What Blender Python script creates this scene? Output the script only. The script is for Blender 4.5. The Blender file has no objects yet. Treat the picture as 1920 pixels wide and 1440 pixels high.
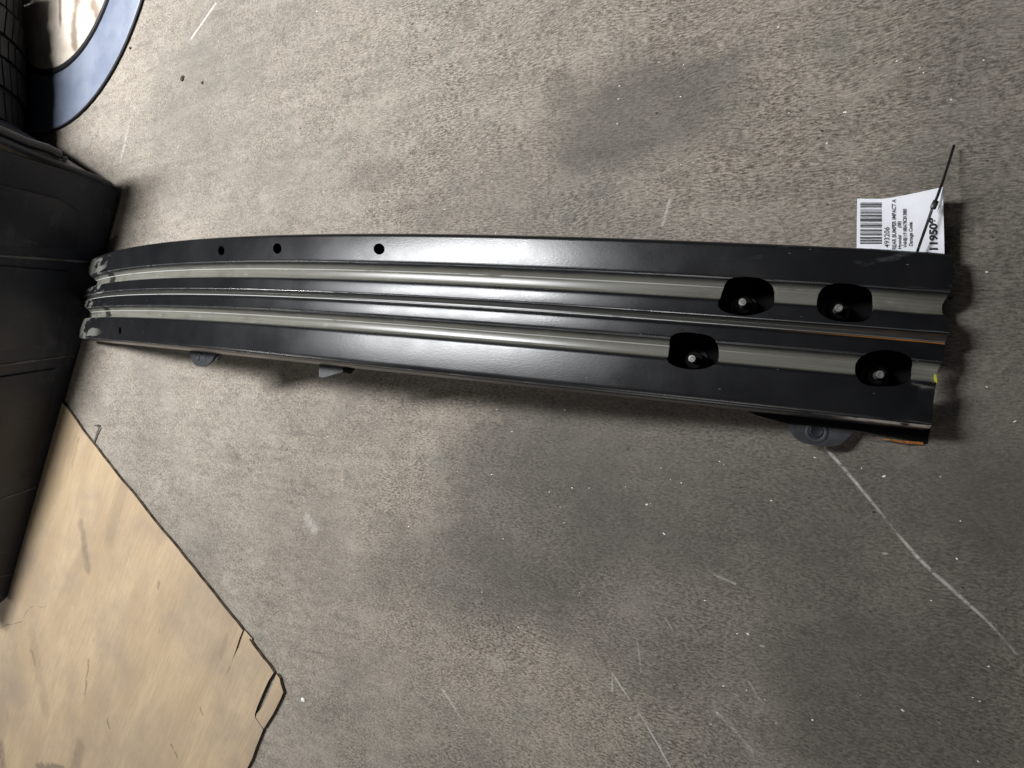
import bpy, bmesh, math, random
from mathutils import Vector, Matrix
import numpy as np
random.seed(7); rng = np.random.default_rng(7)
S = bpy.context.scene
C = S.collection

# ------------------------------------------------------------------ camera
CAM_H, TILT, FPX = 0.8, math.radians(34.5), 1440.0
cam_d = bpy.data.cameras.new('camera')
cam = bpy.data.objects.new('camera', cam_d); C.objects.link(cam)
cam_d.sensor_width = 36.0; cam_d.lens = 36.0 * FPX / 1920.0
cam_d.clip_start = 0.02; cam_d.clip_end = 60
cR = Vector((math.cos(TILT), 0, -math.sin(TILT))); cU = Vector((0, 1, 0)); cB = Vector((math.sin(TILT), 0, math.cos(TILT)))
m = Matrix.Identity(4)
for i in range(3): m[i][0], m[i][1], m[i][2] = cR[i], cU[i], cB[i]
m.translation = Vector((0, 0, CAM_H)); cam.matrix_world = m
S.camera = cam
# ------------------------------------------------------------------ world, lamps, exposure
W = bpy.data.worlds.new('World'); S.world = W; W.use_nodes = True
W.node_tree.nodes['Background'].inputs[0].default_value = (0.95, 0.97, 1.0, 1)
W.node_tree.nodes['Background'].inputs[1].default_value = 0.032
def lamp(name, loc, target, sx, sy, power, col, spread=180):
    d = bpy.data.lights.new(name, 'AREA'); d.shape = 'RECTANGLE'; d.size = sx; d.size_y = sy; d.energy = power; d.color = col
    o = bpy.data.objects.new(name, d); C.objects.link(o); o.location = loc; d.spread = math.radians(spread)
    o.rotation_euler = (Vector(target) - Vector(loc)).to_track_quat('-Z', 'Y').to_euler()
    return o
lamp('ceiling_lamp', (-1.60, 0.74, 2.6), (-1.90, 0.72, 0), 0.30, 1.6, 69, (0.97, 0.98, 1.0), 98)
lamp('tube_lamp', (-0.2, -2.6, 2.8), (-0.6, -0.2, 0), 1.4, 0.05, 12, (1.0, 0.97, 0.92))
lamp('tube_lamp', (-4.6, -1.6, 2.8), (-1.6, 0, 0), 1.4, 0.05, 26, (1.0, 0.97, 0.92))
S.view_settings.view_transform = 'Standard'; S.view_settings.look = 'None'
S.view_settings.exposure = 0.0; S.view_settings.gamma = 1.0

def ray(px, py):
    return cR * ((px - 960) / FPX) + cU * (-(py - 720) / FPX) - cB
def at(px, py, z=0.0):
    d = ray(px, py); k = (z - CAM_H) / d.z
    return Vector((0, 0, CAM_H)) + d * k
def on_plane(px, py, p0, n):
    d = ray(px, py); o = Vector((0, 0, CAM_H)); k = (p0 - o).dot(n) / d.dot(n)
    return o + d * k

# ------------------------------------------------------------------ node helpers
class NT:
    def __init__(s, name):
        s.m = bpy.data.materials.new(name); s.m.use_nodes = True
        s.t = s.m.node_tree; s.b = s.t.nodes['Principled BSDF']
    def n(s, typ, **kw):
        x = s.t.nodes.new(typ)
        for k, v in kw.items():
            if k.startswith('i_'): x.inputs[k[2:].replace('_', ' ')].default_value = v
            else: setattr(x, k, v)
        return x
    def put(s, sock, v):
        if isinstance(v, bpy.types.NodeSocket): s.t.links.new(v, sock)
        else: sock.default_value = v
    def math(s, op, a, b=0.0, c=None, clamp=False):
        x = s.t.nodes.new('ShaderNodeMath'); x.operation = op; x.use_clamp = clamp
        s.put(x.inputs[0], a); s.put(x.inputs[1], b)
        if c is not None: s.put(x.inputs[2], c)
        return x.outputs[0]
    def vmath(s, op, a, b=None):
        x = s.t.nodes.new('ShaderNodeVectorMath'); x.operation = op
        s.put(x.inputs[0], a)
        if b is not None: s.put(x.inputs[3 if op == 'SCALE' else 1], b)
        return x.outputs['Value'] if op in ('LENGTH', 'DOT_PRODUCT', 'DISTANCE') else x.outputs[0]
    def pos(s): return s.n('ShaderNodeNewGeometry').outputs['Position']
    def uv(s): return s.n('ShaderNodeUVMap').outputs[0]
    def mapping(s, v, scale=(1, 1, 1), rot=(0, 0, 0), loc=(0, 0, 0)):
        x = s.n('ShaderNodeMapping'); s.put(x.inputs[0], v)
        x.inputs['Location'].default_value = loc; x.inputs['Rotation'].default_value = rot; x.inputs['Scale'].default_value = scale
        return x.outputs[0]
    def noise(s, v, scale, detail=3, rough=0.55, dist=0.0):
        x = s.n('ShaderNodeTexNoise'); s.put(x.inputs['Vector'], v)
        x.inputs['Scale'].default_value = scale; x.inputs['Detail'].default_value = detail
        x.inputs['Roughness'].default_value = rough; x.inputs['Distortion'].default_value = dist
        return x.outputs[0]
    def ramp(s, v, a, b, x0=0.0, x1=1.0, smooth=True):
        x = s.n('ShaderNodeMapRange'); x.interpolation_type = 'SMOOTHSTEP' if smooth else 'LINEAR'
        s.put(x.inputs[0], v); x.inputs[1].default_value = a; x.inputs[2].default_value = b
        x.inputs[3].default_value = x0; x.inputs[4].default_value = x1
        return x.outputs[0]
    def mix(s, f, a, b, mode='MIX'):
        x = s.n('ShaderNodeMix', data_type='RGBA', blend_type=mode)
        s.put(x.inputs[0], f)
        for k, v in ((6, a), (7, b)):
            if isinstance(v, tuple): v = v if len(v) == 4 else (*v, 1)
            s.put(x.inputs[k], v)
        return x.outputs[2]
    def bump(s, h, strength, dist=0.001, normal=None):
        x = s.n('ShaderNodeBump'); s.put(x.inputs['Height'], h)
        x.inputs['Strength'].default_value = strength; x.inputs['Distance'].default_value = dist
        if normal is not None: s.put(x.inputs['Normal'], normal)
        return x.outputs[0]
    def segdist(s, p, a, b):
        """distance from p to segment a-b (xy) and parameter along it"""
        a = Vector((a[0], a[1], 0)); b = Vector((b[0], b[1], 0)); d = b - a
        pa = s.vmath('SUBTRACT', p, tuple(a))
        h = s.math('DIVIDE', s.vmath('DOT_PRODUCT', pa, tuple(d)), d.length_squared, clamp=True)
        return s.vmath('LENGTH', s.vmath('SUBTRACT', pa, s.vmath('SCALE', tuple(d), h))), h
    def out(s, **kw):
        for k, v in kw.items():
            k = k.replace('_', ' ')
            if isinstance(v, tuple) and len(v) == 3 and k != 'Normal': v = (*v, 1)
            s.put(s.b.inputs[k], v)
        return s.m

def flat(p, nt): return nt.vmath('MULTIPLY', p, (1, 1, 0))

# ------------------------------------------------------------------ mesh helpers
def mesh_obj(name, verts, faces, mat=None, parent=None, smooth=True, angle=35):
    me = bpy.data.meshes.new(name); me.from_pydata([tuple(v) for v in verts], [], faces); me.update()
    bm = bmesh.new(); bm.from_mesh(me); bmesh.ops.recalc_face_normals(bm, faces=bm.faces); bm.to_mesh(me); bm.free()
    return link(name, me, mat, parent, smooth, angle)
def link(name, me, mat=None, parent=None, smooth=True, angle=35):
    if mat and len(me.materials) == 0: me.materials.append(mat)
    if smooth:
        me.polygons.foreach_set('use_smooth', [True] * len(me.polygons)); me.set_sharp_from_angle(angle=math.radians(angle))
    o = bpy.data.objects.new(name, me); C.objects.link(o)
    if parent: set_parent(o, parent)
    return o
def set_parent(o, p):
    o.parent = p; o.matrix_parent_inverse = p_world(p).inverted()
def p_world(p):
    mm = Matrix.LocRotScale(p.location, p.rotation_euler, p.scale)
    return (p_world(p.parent) @ p.matrix_parent_inverse @ mm) if p.parent else mm
def tag(o, label, cat, group=None):
    o['label'] = label; o['category'] = cat
    if group: o['group'] = group
    return o
def empty(name, loc, label, cat):
    o = bpy.data.objects.new(name, None); o.empty_display_size = 0.05; C.objects.link(o); o.location = loc
    return tag(o, label, cat)
def prism(outline, z0, z1):
    n = len(outline); v = [(p[0], p[1], z1) for p in outline] + [(p[0], p[1], z0) for p in outline]
    f = [list(range(n)), list(range(2 * n - 1, n - 1, -1))] + [[(i + 1) % n, i, n + i, n + (i + 1) % n] for i in range(n)]
    return v, f
def bevel(me, w, seg=2, ang=30):
    bm = bmesh.new(); bm.from_mesh(me)
    bm.normal_update()
    es = [e for e in bm.edges if len(e.link_faces) == 2 and e.calc_face_angle(0) > math.radians(ang)]
    bmesh.ops.bevel(bm, geom=es, offset=w, segments=seg, profile=0.5, affect='EDGES', clamp_overlap=True)
    bm.to_mesh(me); bm.free()
def tube(path, r, n=8, flatten=None):
    """closed tube along points; flatten=(width, thickness, up vector) makes a strap"""
    V, F = [], []
    P = [Vector(p) for p in path]
    for i, p in enumerate(P):
        t = (P[min(i + 1, len(P) - 1)] - P[max(i - 1, 0)]).normalized()
        up = Vector((0, 0, 1)) if abs(t.z) < 0.9 else Vector((1, 0, 0))
        a = t.cross(up).normalized(); b = a.cross(t).normalized()
        w, h = (r, r) if flatten is None else flatten
        for k in range(n):
            an = 2 * math.pi * (k + .5) / n
            V.append(p + a * w * math.cos(an) + b * h * math.sin(an))
    for i in range(len(P) - 1):
        for k in range(n):
            F.append([i * n + k, i * n + (k + 1) % n, (i + 1) * n + (k + 1) % n, (i + 1) * n + k])
    F.append(list(range(n))[::-1]); F.append([(len(P) - 1) * n + k for k in range(n)])
    return V, F
def lathe(prof, n=32):
    """prof = [(r, z)], closed solid around z"""
    V, F = [], []
    for r, z in prof:
        for k in range(n): V.append((r * math.cos(2 * math.pi * k / n), r * math.sin(2 * math.pi * k / n), z))
    for i in range(len(prof) - 1):
        for k in range(n): F.append([i * n + k, i * n + (k + 1) % n, (i + 1) * n + (k + 1) % n, (i + 1) * n + k])
    F.append(list(range(n))[::-1]); F.append([(len(prof) - 1) * n + k for k in range(n)])
    return V, F

# ------------------------------------------------------------------ materials
def mat_floor():
    t = NT('concrete'); p = flat(t.pos(), t)
    wob = t.noise(p, 3.0, 2)
    wv = t.vmath('SCALE', t.n('ShaderNodeCombineXYZ').outputs[0], 1.0)
    warp = t.n('ShaderNodeTexNoise'); t.put(warp.inputs['Vector'], p); warp.inputs['Scale'].default_value = 7; warp.inputs['Detail'].default_value = 2
    off = t.vmath('SCALE', t.vmath('SUBTRACT', warp.outputs[1], (0.5, 0.5, 0.5)), 0.035)
    q = t.vmath('ADD', p, off)
    # broom finish: short streaks whose heading swings over the slab
    sA = t.noise(t.mapping(q, (140, 560, 1)), 1.0, 4, 0.62)
    sB = t.noise(t.mapping(q, (190, 480, 1), rot=(0, 0, math.radians(26))), 1.0, 4, 0.62)
    sC = t.noise(t.mapping(q, (210, 300, 1), rot=(0, 0, math.radians(12))), 1.0, 5, 0.66)
    sx = t.n('ShaderNodeSeparateXYZ'); t.put(sx.inputs[0], p)
    ymask = t.ramp(t.math('ADD', sx.outputs[1], t.math('MULTIPLY', wob, 0.3)), -0.02, 0.30)
    xmask = t.ramp(t.math('ADD', sx.outputs[0], t.math('MULTIPLY', wob, 0.5)), -1.0, -0.35)
    st = t.math('ADD', t.math('MULTIPLY', sA, ymask), t.math('MULTIPLY', sB, t.math('SUBTRACT', 1.0, ymask)))
    st = t.math('ADD', t.math('MULTIPLY', st, xmask), t.math('MULTIPLY', sC, t.math('SUBTRACT', 1.0, xmask)))
    fine = t.noise(t.mapping(q, (400, 620, 1)), 1.0, 2, 0.5)
    h = t.math('ADD', t.math('MULTIPLY', st, 0.75), t.math('MULTIPLY', fine, 0.25))
    c = t.mix(t.ramp(h, 0.405, 0.605, smooth=False), (0.064, 0.055, 0.045), (0.405, 0.354, 0.290))
    c = t.mix(t.math('MULTIPLY', t.math('SUBTRACT', 1.0, xmask), 0.42), c, (0.245, 0.216, 0.180))
    mm = t.noise(t.mapping(q, (55, 90, 1)), 1.0, 4, 0.65)
    c = t.mix(t.ramp(mm, 0.50, 0.68, 0, .36), c, (0.36, 0.325, 0.28))
    c = t.mix(t.ramp(mm, 0.49, 0.32, 0, .42), c, (0.085, 0.076, 0.066))
    c = t.mix(t.ramp(t.noise(t.mapping(q, (1, 1, 1), loc=(5, 1, 0)), 420, 2, .5), 0.60, 0.68, 0, .55), c, (0.035, 0.031, 0.027))
    # long faint drag streaks and trowel clouds
    dr = t.noise(t.mapping(q, (2.2, 75, 1), rot=(0, 0, math.radians(4))), 1.0, 4, 0.6)
    c = t.mix(t.ramp(dr, 0.53, 0.66, 0, .15), c, (0.36, 0.322, 0.272)); c = t.mix(t.ramp(dr, 0.47, 0.34, 0, .16), c, (0.085, 0.076, 0.065))
    cl = t.noise(t.mapping(q, (14, 19, 1), loc=(1, 8, 0)), 1.0, 6, 0.7)
    c = t.mix(t.ramp(cl, 0.52, 0.66, 0, .32), c, (0.37, 0.335, 0.288)); c = t.mix(t.ramp(cl, 0.47, 0.35, 0, .34), c, (0.100, 0.094, 0.082))
    # mottling and dirt
    m1 = t.ramp(t.noise(q, 5.5, 5, 0.62), 0.34, 0.68)
    c = t.mix(t.math('MULTIPLY', m1, 0.24), c, (0.36, 0.320, 0.268))
    m2 = t.ramp(t.noise(t.mapping(q, (1, 1, 1), loc=(4, 2, 0)), 2.6, 5, 0.6), 0.44, 0.70)
    c = t.mix(t.math('MULTIPLY', m2, 0.46), c, (0.115, 0.108, 0.096))
    m3 = t.ramp(t.noise(t.mapping(q, (1, 1, 1), loc=(9, 7, 0)), 16, 4, 0.6), 0.53, 0.72)
    c = t.mix(t.math('MULTIPLY', m3, 0.28), c, (0.13, 0.135, 0.118))
    # oil stains and painted-in soft shadow below the bar: centre px, radii (m), strength
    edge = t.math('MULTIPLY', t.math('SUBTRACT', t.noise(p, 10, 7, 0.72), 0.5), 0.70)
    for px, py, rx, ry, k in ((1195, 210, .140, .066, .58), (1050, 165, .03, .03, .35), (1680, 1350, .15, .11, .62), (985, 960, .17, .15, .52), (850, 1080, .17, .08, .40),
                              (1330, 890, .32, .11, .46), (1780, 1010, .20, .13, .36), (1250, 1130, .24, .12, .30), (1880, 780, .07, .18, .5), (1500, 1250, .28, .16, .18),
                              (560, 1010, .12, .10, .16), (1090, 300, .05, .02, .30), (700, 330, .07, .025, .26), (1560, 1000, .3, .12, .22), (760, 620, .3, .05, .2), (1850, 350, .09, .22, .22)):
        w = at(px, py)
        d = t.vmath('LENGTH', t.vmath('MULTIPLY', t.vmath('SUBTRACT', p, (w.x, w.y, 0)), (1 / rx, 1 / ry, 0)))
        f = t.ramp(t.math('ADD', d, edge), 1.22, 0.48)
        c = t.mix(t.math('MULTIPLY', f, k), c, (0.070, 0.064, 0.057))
    # pale scratches (photo pixels) : a, b, half width m, strength
    brk = t.noise(p, 130, 4, 0.75)
    for a, b, w, k in (((1545, 838), (1605, 905), .0023, .62), ((1605, 905), (1720, 1040), .0023, .62), ((1720, 1040), (1905, 1222), .0023, .62),
                       ((1150, 1262), (1205, 1345), .0016, .7), ((1205, 1345), (1262, 1445), .0016, .7), ((1150, 1262), (1150, 1295), .002, .55),
                       ((1402, 1282), (1420, 1312), .0018, .55), ((826, 1290), (872, 1358), .002, .5), ((872, 1358), (920, 1392), .002, .55),
                       ((360, 72), (406, 5), .0030, .8), ((1257, 378), (1240, 425), .003, .55), ((1250, 1160), (1262, 1180), .0019, .38),
                       ((1340, 1078), (1378, 1096), .0019, .38), ((1195, 1195), (1205, 1260), .0016, .3), ((1335, 1330), (1410, 1410), .003, .3),
                       ((255, 200), (225, 300), .005, .3), ((575, 965), (590, 990), .012, .35), ((1490, 470), (1550, 478), .002, .3)):
        A, B = at(*a), at(*b)
        d, hh = t.segdist(q if w > .004 else t.vmath('ADD', p, t.vmath('SCALE', off, 0.35)), A, B)
        f = t.math('MULTIPLY', t.ramp(d, w, w * 0.35), t.ramp(brk, 0.32, 0.56))
        c = t.mix(t.math('MULTIPLY', f, k), c, (0.55, 0.53, 0.49))
    # tiny pale and dark flecks
    vo = t.n('ShaderNodeTexVoronoi'); t.put(vo.inputs['Vector'], t.mapping(p, (0.5, 1.2, 1))); vo.inputs['Scale'].default_value = 34
    pick = t.ramp(t.n('ShaderNodeSeparateColor').outputs[0], 0, 1)
    sc = t.n('ShaderNodeSeparateColor'); t.put(sc.inputs[0], vo.outputs['Color'])
    f = t.math('MULTIPLY', t.ramp(vo.outputs['Distance'], 0.06, 0.035), t.math('GREATER_THAN', sc.outputs[0], 0.94))
    c = t.mix(t.math('MULTIPLY', f, 0.5), c, (0.50, 0.49, 0.45))
    vo2 = t.n('ShaderNodeTexVoronoi'); t.put(vo2.inputs['Vector'], t.mapping(p, (1, 1, 1), loc=(3, 3, 0))); vo2.inputs['Scale'].default_value = 26
    sc2 = t.n('ShaderNodeSeparateColor'); t.put(sc2.inputs[0], vo2.outputs['Color'])
    f = t.math('MULTIPLY', t.ramp(vo2.outputs['Distance'], 0.10, 0.04), t.math('GREATER_THAN', sc2.outputs[0], 0.90))
    c = t.mix(t.math('MULTIPLY', f, 0.6), c, (0.05, 0.045, 0.04))
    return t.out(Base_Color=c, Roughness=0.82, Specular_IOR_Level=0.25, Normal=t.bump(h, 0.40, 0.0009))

def mat_black_paint():
    t = NT('black_satin_paint'); p = t.pos(); uv = t.uv()
    orange = t.noise(t.mapping(p, (260, 620, 400)), 1.0, 3, 0.6)
    soft = t.noise(p, 14, 4, 0.6)
    dust = t.ramp(t.noise(t.mapping(p, (6, 6, 6)), 1, 5, 0.65), 0.42, 0.75)
    c = t.mix(t.math('MULTIPLY', dust, 0.30), (0.0068, 0.0070, 0.0080), (0.026, 0.026, 0.025))
    su = t.n('ShaderNodeSeparateXYZ'); t.put(su.inputs[0], uv)
    # chips: tiny pale dashes along the bar
    vo = t.n('ShaderNodeTexVoronoi'); t.put(vo.inputs['Vector'], t.mapping(uv, (95, 42, 1))); vo.inputs['Scale'].default_value = 1
    sc = t.n('ShaderNodeSeparateColor'); t.put(sc.inputs[0], vo.outputs['Color'])
    f = t.math('MULTIPLY', t.ramp(vo.outputs['Distance'], 0.10, 0.05), t.math('GREATER_THAN', sc.outputs[0], t.ramp(su.outputs[0], 0.55, 0.85, 0.95, 0.84)))
    c = t.mix(t.math('MULTIPLY', f, 0.6), c, (0.25, 0.25, 0.24))
    # scuffed, scraped far end with bare primer showing; rust on the near end of the middle groove
    g = t.noise(t.mapping(p, (7, 70, 25)), 1.0, 3, 0.6)
    far = t.ramp(su.outputs[0], 0.19, 0.03)
    sc_ = t.math('MULTIPLY', t.ramp(t.math('ADD', g, t.math('MULTIPLY', far, 0.10)), 0.57, 0.64), t.ramp(far, 0.05, 0.5))
    c = t.mix(t.math('MULTIPLY', sc_, 0.45), c, (0.20, 0.195, 0.17))
    lip = t.math('MULTIPLY', t.ramp(su.outputs[0], 0.945, 0.965), t.math('MULTIPLY', t.ramp(su.outputs[1], 0.978, 0.985), t.ramp(su.outputs[1], 1.0, 0.994)))
    lip = t.math('MULTIPLY', lip, t.ramp(t.noise(t.mapping(p, (50, 300, 100)), 1, 3, .6), 0.40, 0.50))
    c = t.mix(lip, c, (0.46, 0.43, 0.37))
    near = t.math('MULTIPLY', t.ramp(su.outputs[0], 0.90, 0.995), t.math('MULTIPLY', t.ramp(su.outputs[1], 0.505, 0.508), t.ramp(su.outputs[1], 0.517, 0.513)))
    c = t.mix(t.math('MULTIPLY', near, 0.9), c, (0.50, 0.19, 0.03))
    sm = t.math('MULTIPLY', t.ramp(su.outputs[0], 0.87, 0.93), t.ramp(su.outputs[1], 0.30, 0.10))
    sm = t.math('MULTIPLY', sm, t.ramp(t.noise(t.mapping(p, (16, 70, 20), rot=(0, 0, .15)), 1, 4, .6), 0.56, 0.72))
    c = t.mix(t.math('MULTIPLY', sm, 0.22), c, (0.30, 0.31, 0.34))
    glint = 0.0; wn = t.ramp(t.noise(t.mapping(uv, (26, 6, 1)), 1, 4, .65), 0.30, 0.46)  # shoulder and edge highlights painted in as bright metallic lines
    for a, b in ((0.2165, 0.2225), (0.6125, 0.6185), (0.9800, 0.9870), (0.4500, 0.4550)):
        k = t.math('MULTIPLY', t.ramp(su.outputs[1], a - .001, a + .001), t.ramp(su.outputs[1], b + .001, b - .001)); glint = k if glint == 0.0 else t.math('ADD', glint, k)
    glint = t.math('MULTIPLY', t.math('MULTIPLY', glint, wn), t.ramp(su.outputs[0], 0.93, 0.80, 0.12, 1.0))
    c = t.mix(glint, c, (0.50, 0.51, 0.53))
    # dull handling smears and hairline scratches along the length
    hs = t.ramp(t.noise(t.mapping(uv, (5, 420, 1)), 1, 3, .6), 0.66, 0.74)
    hs = t.math('MULTIPLY', hs, t.ramp(t.noise(t.mapping(uv, (14, 5, 1)), 1, 3, .6), 0.50, 0.64))
    c = t.mix(t.math('MULTIPLY', hs, 0.22), c, (0.20, 0.20, 0.20))
    r = t.math('ADD', t.ramp(soft, 0.3, 0.7, 0.25, 0.33), t.math('MULTIPLY', sc_, 0.3))
    return t.out(Base_Color=c, Roughness=r, Specular_IOR_Level=0.55, Metallic=glint, Normal=t.bump(orange, 0.07, 0.0008))

def mat_primer(centre=False):
    t = NT('centre_groove_primer' if centre else 'olive_grey_primer'); p = t.pos(); uv = t.uv()
    a = t.noise(t.mapping(uv, (9, 60, 1)), 1, 4, 0.6)
    c = t.mix(t.ramp(a, 0.35, 0.7), (0.132, 0.129, 0.108), (0.178, 0.174, 0.149))
    b = t.ramp(t.noise(t.mapping(p, (30, 60, 30)), 1, 5, 0.7), 0.56, 0.72)
    c = t.mix(t.math('MULTIPLY', b, 0.35), c, (0.36, 0.36, 0.31))
    su = t.n('ShaderNodeSeparateXYZ'); t.put(su.inputs[0], uv)
    sc_ = t.math('MULTIPLY', t.ramp(t.noise(t.mapping(p, (60, 110, 60)), 1, 5, 0.7), 0.50, 0.62), t.ramp(su.outputs[0], 0.15, 0.06))
    nt_ = t.math('MULTIPLY', t.ramp(t.math('ADD', su.outputs[0], t.math('MULTIPLY', a, 0.03)), 0.146, 0.152), t.ramp(t.math('ADD', su.outputs[0], t.math('MULTIPLY', a, 0.03)), 0.176, 0.170))
    c = t.mix(t.math('MAXIMUM', t.math('MULTIPLY', sc_, 0.8), nt_), c, (0.02, 0.02, 0.018))
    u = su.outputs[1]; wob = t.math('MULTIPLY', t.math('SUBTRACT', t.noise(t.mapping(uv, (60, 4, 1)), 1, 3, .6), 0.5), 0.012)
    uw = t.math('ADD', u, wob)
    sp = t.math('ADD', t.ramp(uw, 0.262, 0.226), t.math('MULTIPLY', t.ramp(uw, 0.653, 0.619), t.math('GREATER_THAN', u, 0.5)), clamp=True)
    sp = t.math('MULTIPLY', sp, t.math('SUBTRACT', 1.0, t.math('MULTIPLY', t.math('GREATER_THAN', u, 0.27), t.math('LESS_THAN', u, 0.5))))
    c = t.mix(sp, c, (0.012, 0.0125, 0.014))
    if centre:
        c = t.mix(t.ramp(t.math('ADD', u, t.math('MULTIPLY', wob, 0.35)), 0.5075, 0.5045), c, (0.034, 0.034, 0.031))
        c = t.mix(t.math('MULTIPLY', t.ramp(su.outputs[0], 0.91, 0.99), t.ramp(u, 0.5055, 0.508)), c, (0.52, 0.20, 0.03))
    gr = t.ramp(t.noise(t.mapping(p, (18, 40, 20)), 1, 6, .7), 0.50, 0.68)
    c = t.mix(t.math('MULTIPLY', gr, 0.40), c, (0.070, 0.066, 0.055))
    glint = 0.0; wn = t.ramp(t.noise(t.mapping(uv, (30, 6, 1)), 1, 4, .65), 0.28, 0.44)  # highlight along the groove creases painted in as a pale line
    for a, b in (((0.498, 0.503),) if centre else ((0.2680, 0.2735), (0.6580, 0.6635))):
        k = t.math('MULTIPLY', t.ramp(u, a - .001, a + .001), t.ramp(u, b + .001, b - .001)); glint = k if glint == 0.0 else t.math('ADD', glint, k)
    glint = t.math('MULTIPLY', t.math('MULTIPLY', glint, wn), t.ramp(su.outputs[0], 0.95, 0.80, 0.15, 0.85)); c = t.mix(glint, c, (0.66, 0.66, 0.64))
    return t.out(Base_Color=c, Roughness=0.28, Specular_IOR_Level=0.5, Normal=t.bump(a, 0.06, 0.001))

def simple(name, col, rough, spec=0.5, metal=0.0, var=0.25, scale=25, bump=0.0, col2=None):
    t = NT(name); p = t.pos(); a = t.noise(p, scale, 5, 0.62)
    c2 = col2 or tuple(min(1, x * (1 + 2 * var)) for x in col)
    c = t.mix(t.ramp(a, 0.35, 0.7), tuple(x * (1 - var) for x in col), c2)
    kw = dict(Base_Color=c, Roughness=rough, Specular_IOR_Level=spec, Metallic=metal)
    if bump: kw['Normal'] = t.bump(t.noise(p, scale * 6, 3), bump, 0.001)
    return t.out(**kw)

def mat_plywood():
    t = NT('plywood'); p = flat(t.pos(), t)
    a, b = at(534, 1290, PLY), at(467, 1435, PLY); g = math.atan2(b.y - a.y, b.x - a.x)
    q = t.mapping(t.vmath('SUBTRACT', p, (a.x, a.y, 0)), (1, 1, 1), rot=(0, 0, 0))
    qr = t.n('ShaderNodeVectorRotate', rotation_type='Z_AXIS'); t.put(qr.inputs['Vector'], q); qr.inputs['Angle'].default_value = -g
    w = qr.outputs[0]
    grain = t.noise(t.mapping(w, (16, 300, 1)), 1, 4, 0.6, 0.3)
    broad = t.noise(t.mapping(w, (2.4, 9, 1)), 1, 5, 0.62, 0.4)
    c = t.mix(t.ramp(broad, 0.32, 0.70), (0.355, 0.266, 0.168), (0.460, 0.352, 0.222))
    c = t.mix(t.math('MULTIPLY', t.ramp(grain, 0.44, 0.60), 0.34), c, (0.31, 0.21, 0.12))
    d1 = t.ramp(t.noise(t.mapping(p, (3.2, 4, 1), loc=(2, 5, 0)), 1, 6, 0.65), 0.42, 0.66)
    c = t.mix(t.math('MULTIPLY', d1, 0.55), c, (0.235, 0.188, 0.150))
    d2 = t.ramp(t.noise(t.mapping(p, (24, 14, 1), loc=(7, 1, 0)), 1, 5, 0.7), 0.60, 0.76)
    c = t.mix(t.math('MULTIPLY', d2, 0.40), c, (0.22, 0.17, 0.125))
    brk = t.noise(p, 60, 3, 0.7)
    wn = t.n('ShaderNodeTexNoise'); t.put(wn.inputs['Vector'], p); wn.inputs['Scale'].default_value = 34; wn.inputs['Detail'].default_value = 3
    pw = flat(t.vmath('ADD', p, t.vmath('SCALE', t.vmath('SUBTRACT', wn.outputs[1], (0.5, 0.5, 0.5)), 0.022)), t)
    for A, B, wd, k in (((152, 985), (165, 1065), .018, .45), ((270, 835), (262, 880), .002, .65), ((166, 1238), (160, 1300), .006, .5), ((148, 820), (135, 880), .002, .6),
                        ((300, 1090), (296, 1105), .004, .45), ((203, 1347), (205, 1362), .004, .6), ((320, 1395), (332, 1420), .004, .5), ((58, 1220), (66, 1245), .007, .4),
                        ((60, 1135), (38, 1165), .0015, .6), ((38, 1165), (0, 1178), .0015, .6), ((70, 1436), (118, 1440), .012, .65), ((297, 1180), (299, 1190), .0019, .38),
                        ((425, 1195), (415, 1230), .010, .22), ((235, 900), (205, 1010), .03, .25), ((60, 1190), (85, 1330), .03, .22), ((150, 1400), (140, 1450), .03, .4), ((330, 940), (300, 1010), .02, .2), ((0, 1400), (8, 1460), .03, .55), ((376, 1330), (380, 1345), .004, .5),
                        ((70, 1140), (88, 1138), .0019, .38), ((262, 880), (264, 896), .0019, .38)):
        d, h = t.segdist(pw, at(*A, PLY), at(*B, PLY))
        f = t.math('MULTIPLY', t.ramp(d, wd, wd * 0.2), t.ramp(brk, 0.30, 0.5) if wd < .01 else t.ramp(brk, 0.2, 0.6, 0.5, 1))
        c = t.mix(t.math('MULTIPLY', f, k), c, (0.09, 0.072, 0.058))
    h = t.math('ADD', grain, t.math('MULTIPLY', broad, 0.5))
    return t.out(Base_Color=c, Roughness=0.6, Specular_IOR_Level=0.35, Normal=t.bump(h, 0.25, 0.0012))

PLY = 0.0065
M_floor, M_black, M_primer, M_centre = mat_floor(), mat_black_paint(), mat_primer(), mat_primer(True)
M_ply = mat_plywood()
M_ply_edge = simple('plywood_edge', (0.10, 0.078, 0.055), 0.85, 0.2, var=0.4, scale=60)
def mat_bin():
    t = NT('dusty_black_plastic'); p = t.pos()
    c = t.mix(t.ramp(t.noise(p, 5, 4, .6), .35, .7), (0.011, 0.0130, 0.020), (0.019, 0.0225, 0.034))
    sc = t.ramp(t.noise(t.mapping(p, (9, 7, 16)), 1, 6, .72), 0.54, 0.66)
    c = t.mix(t.math('MULTIPLY', sc, 0.45), c, (0.080, 0.083, 0.092))
    fs = t.ramp(t.noise(t.mapping(p, (30, 190, 60), rot=(.4, 0, .7)), 1, 4, .7), 0.62, 0.72)
    c = t.mix(t.math('MULTIPLY', fs, 0.35), c, (0.14, 0.14, 0.14))
    return t.out(Base_Color=c, Roughness=t.ramp(sc, 0, 1, .45, .7), Specular_IOR_Level=0.4, Normal=t.bump(t.noise(p, 420, 2), 0.08, 0.0006))
M_bin = mat_bin()
M_dust = simple('dust_grey_plastic', (0.13, 0.125, 0.11), 0.7, 0.3, var=0.35, scale=14, col2=(0.32, 0.28, 0.20))
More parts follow.
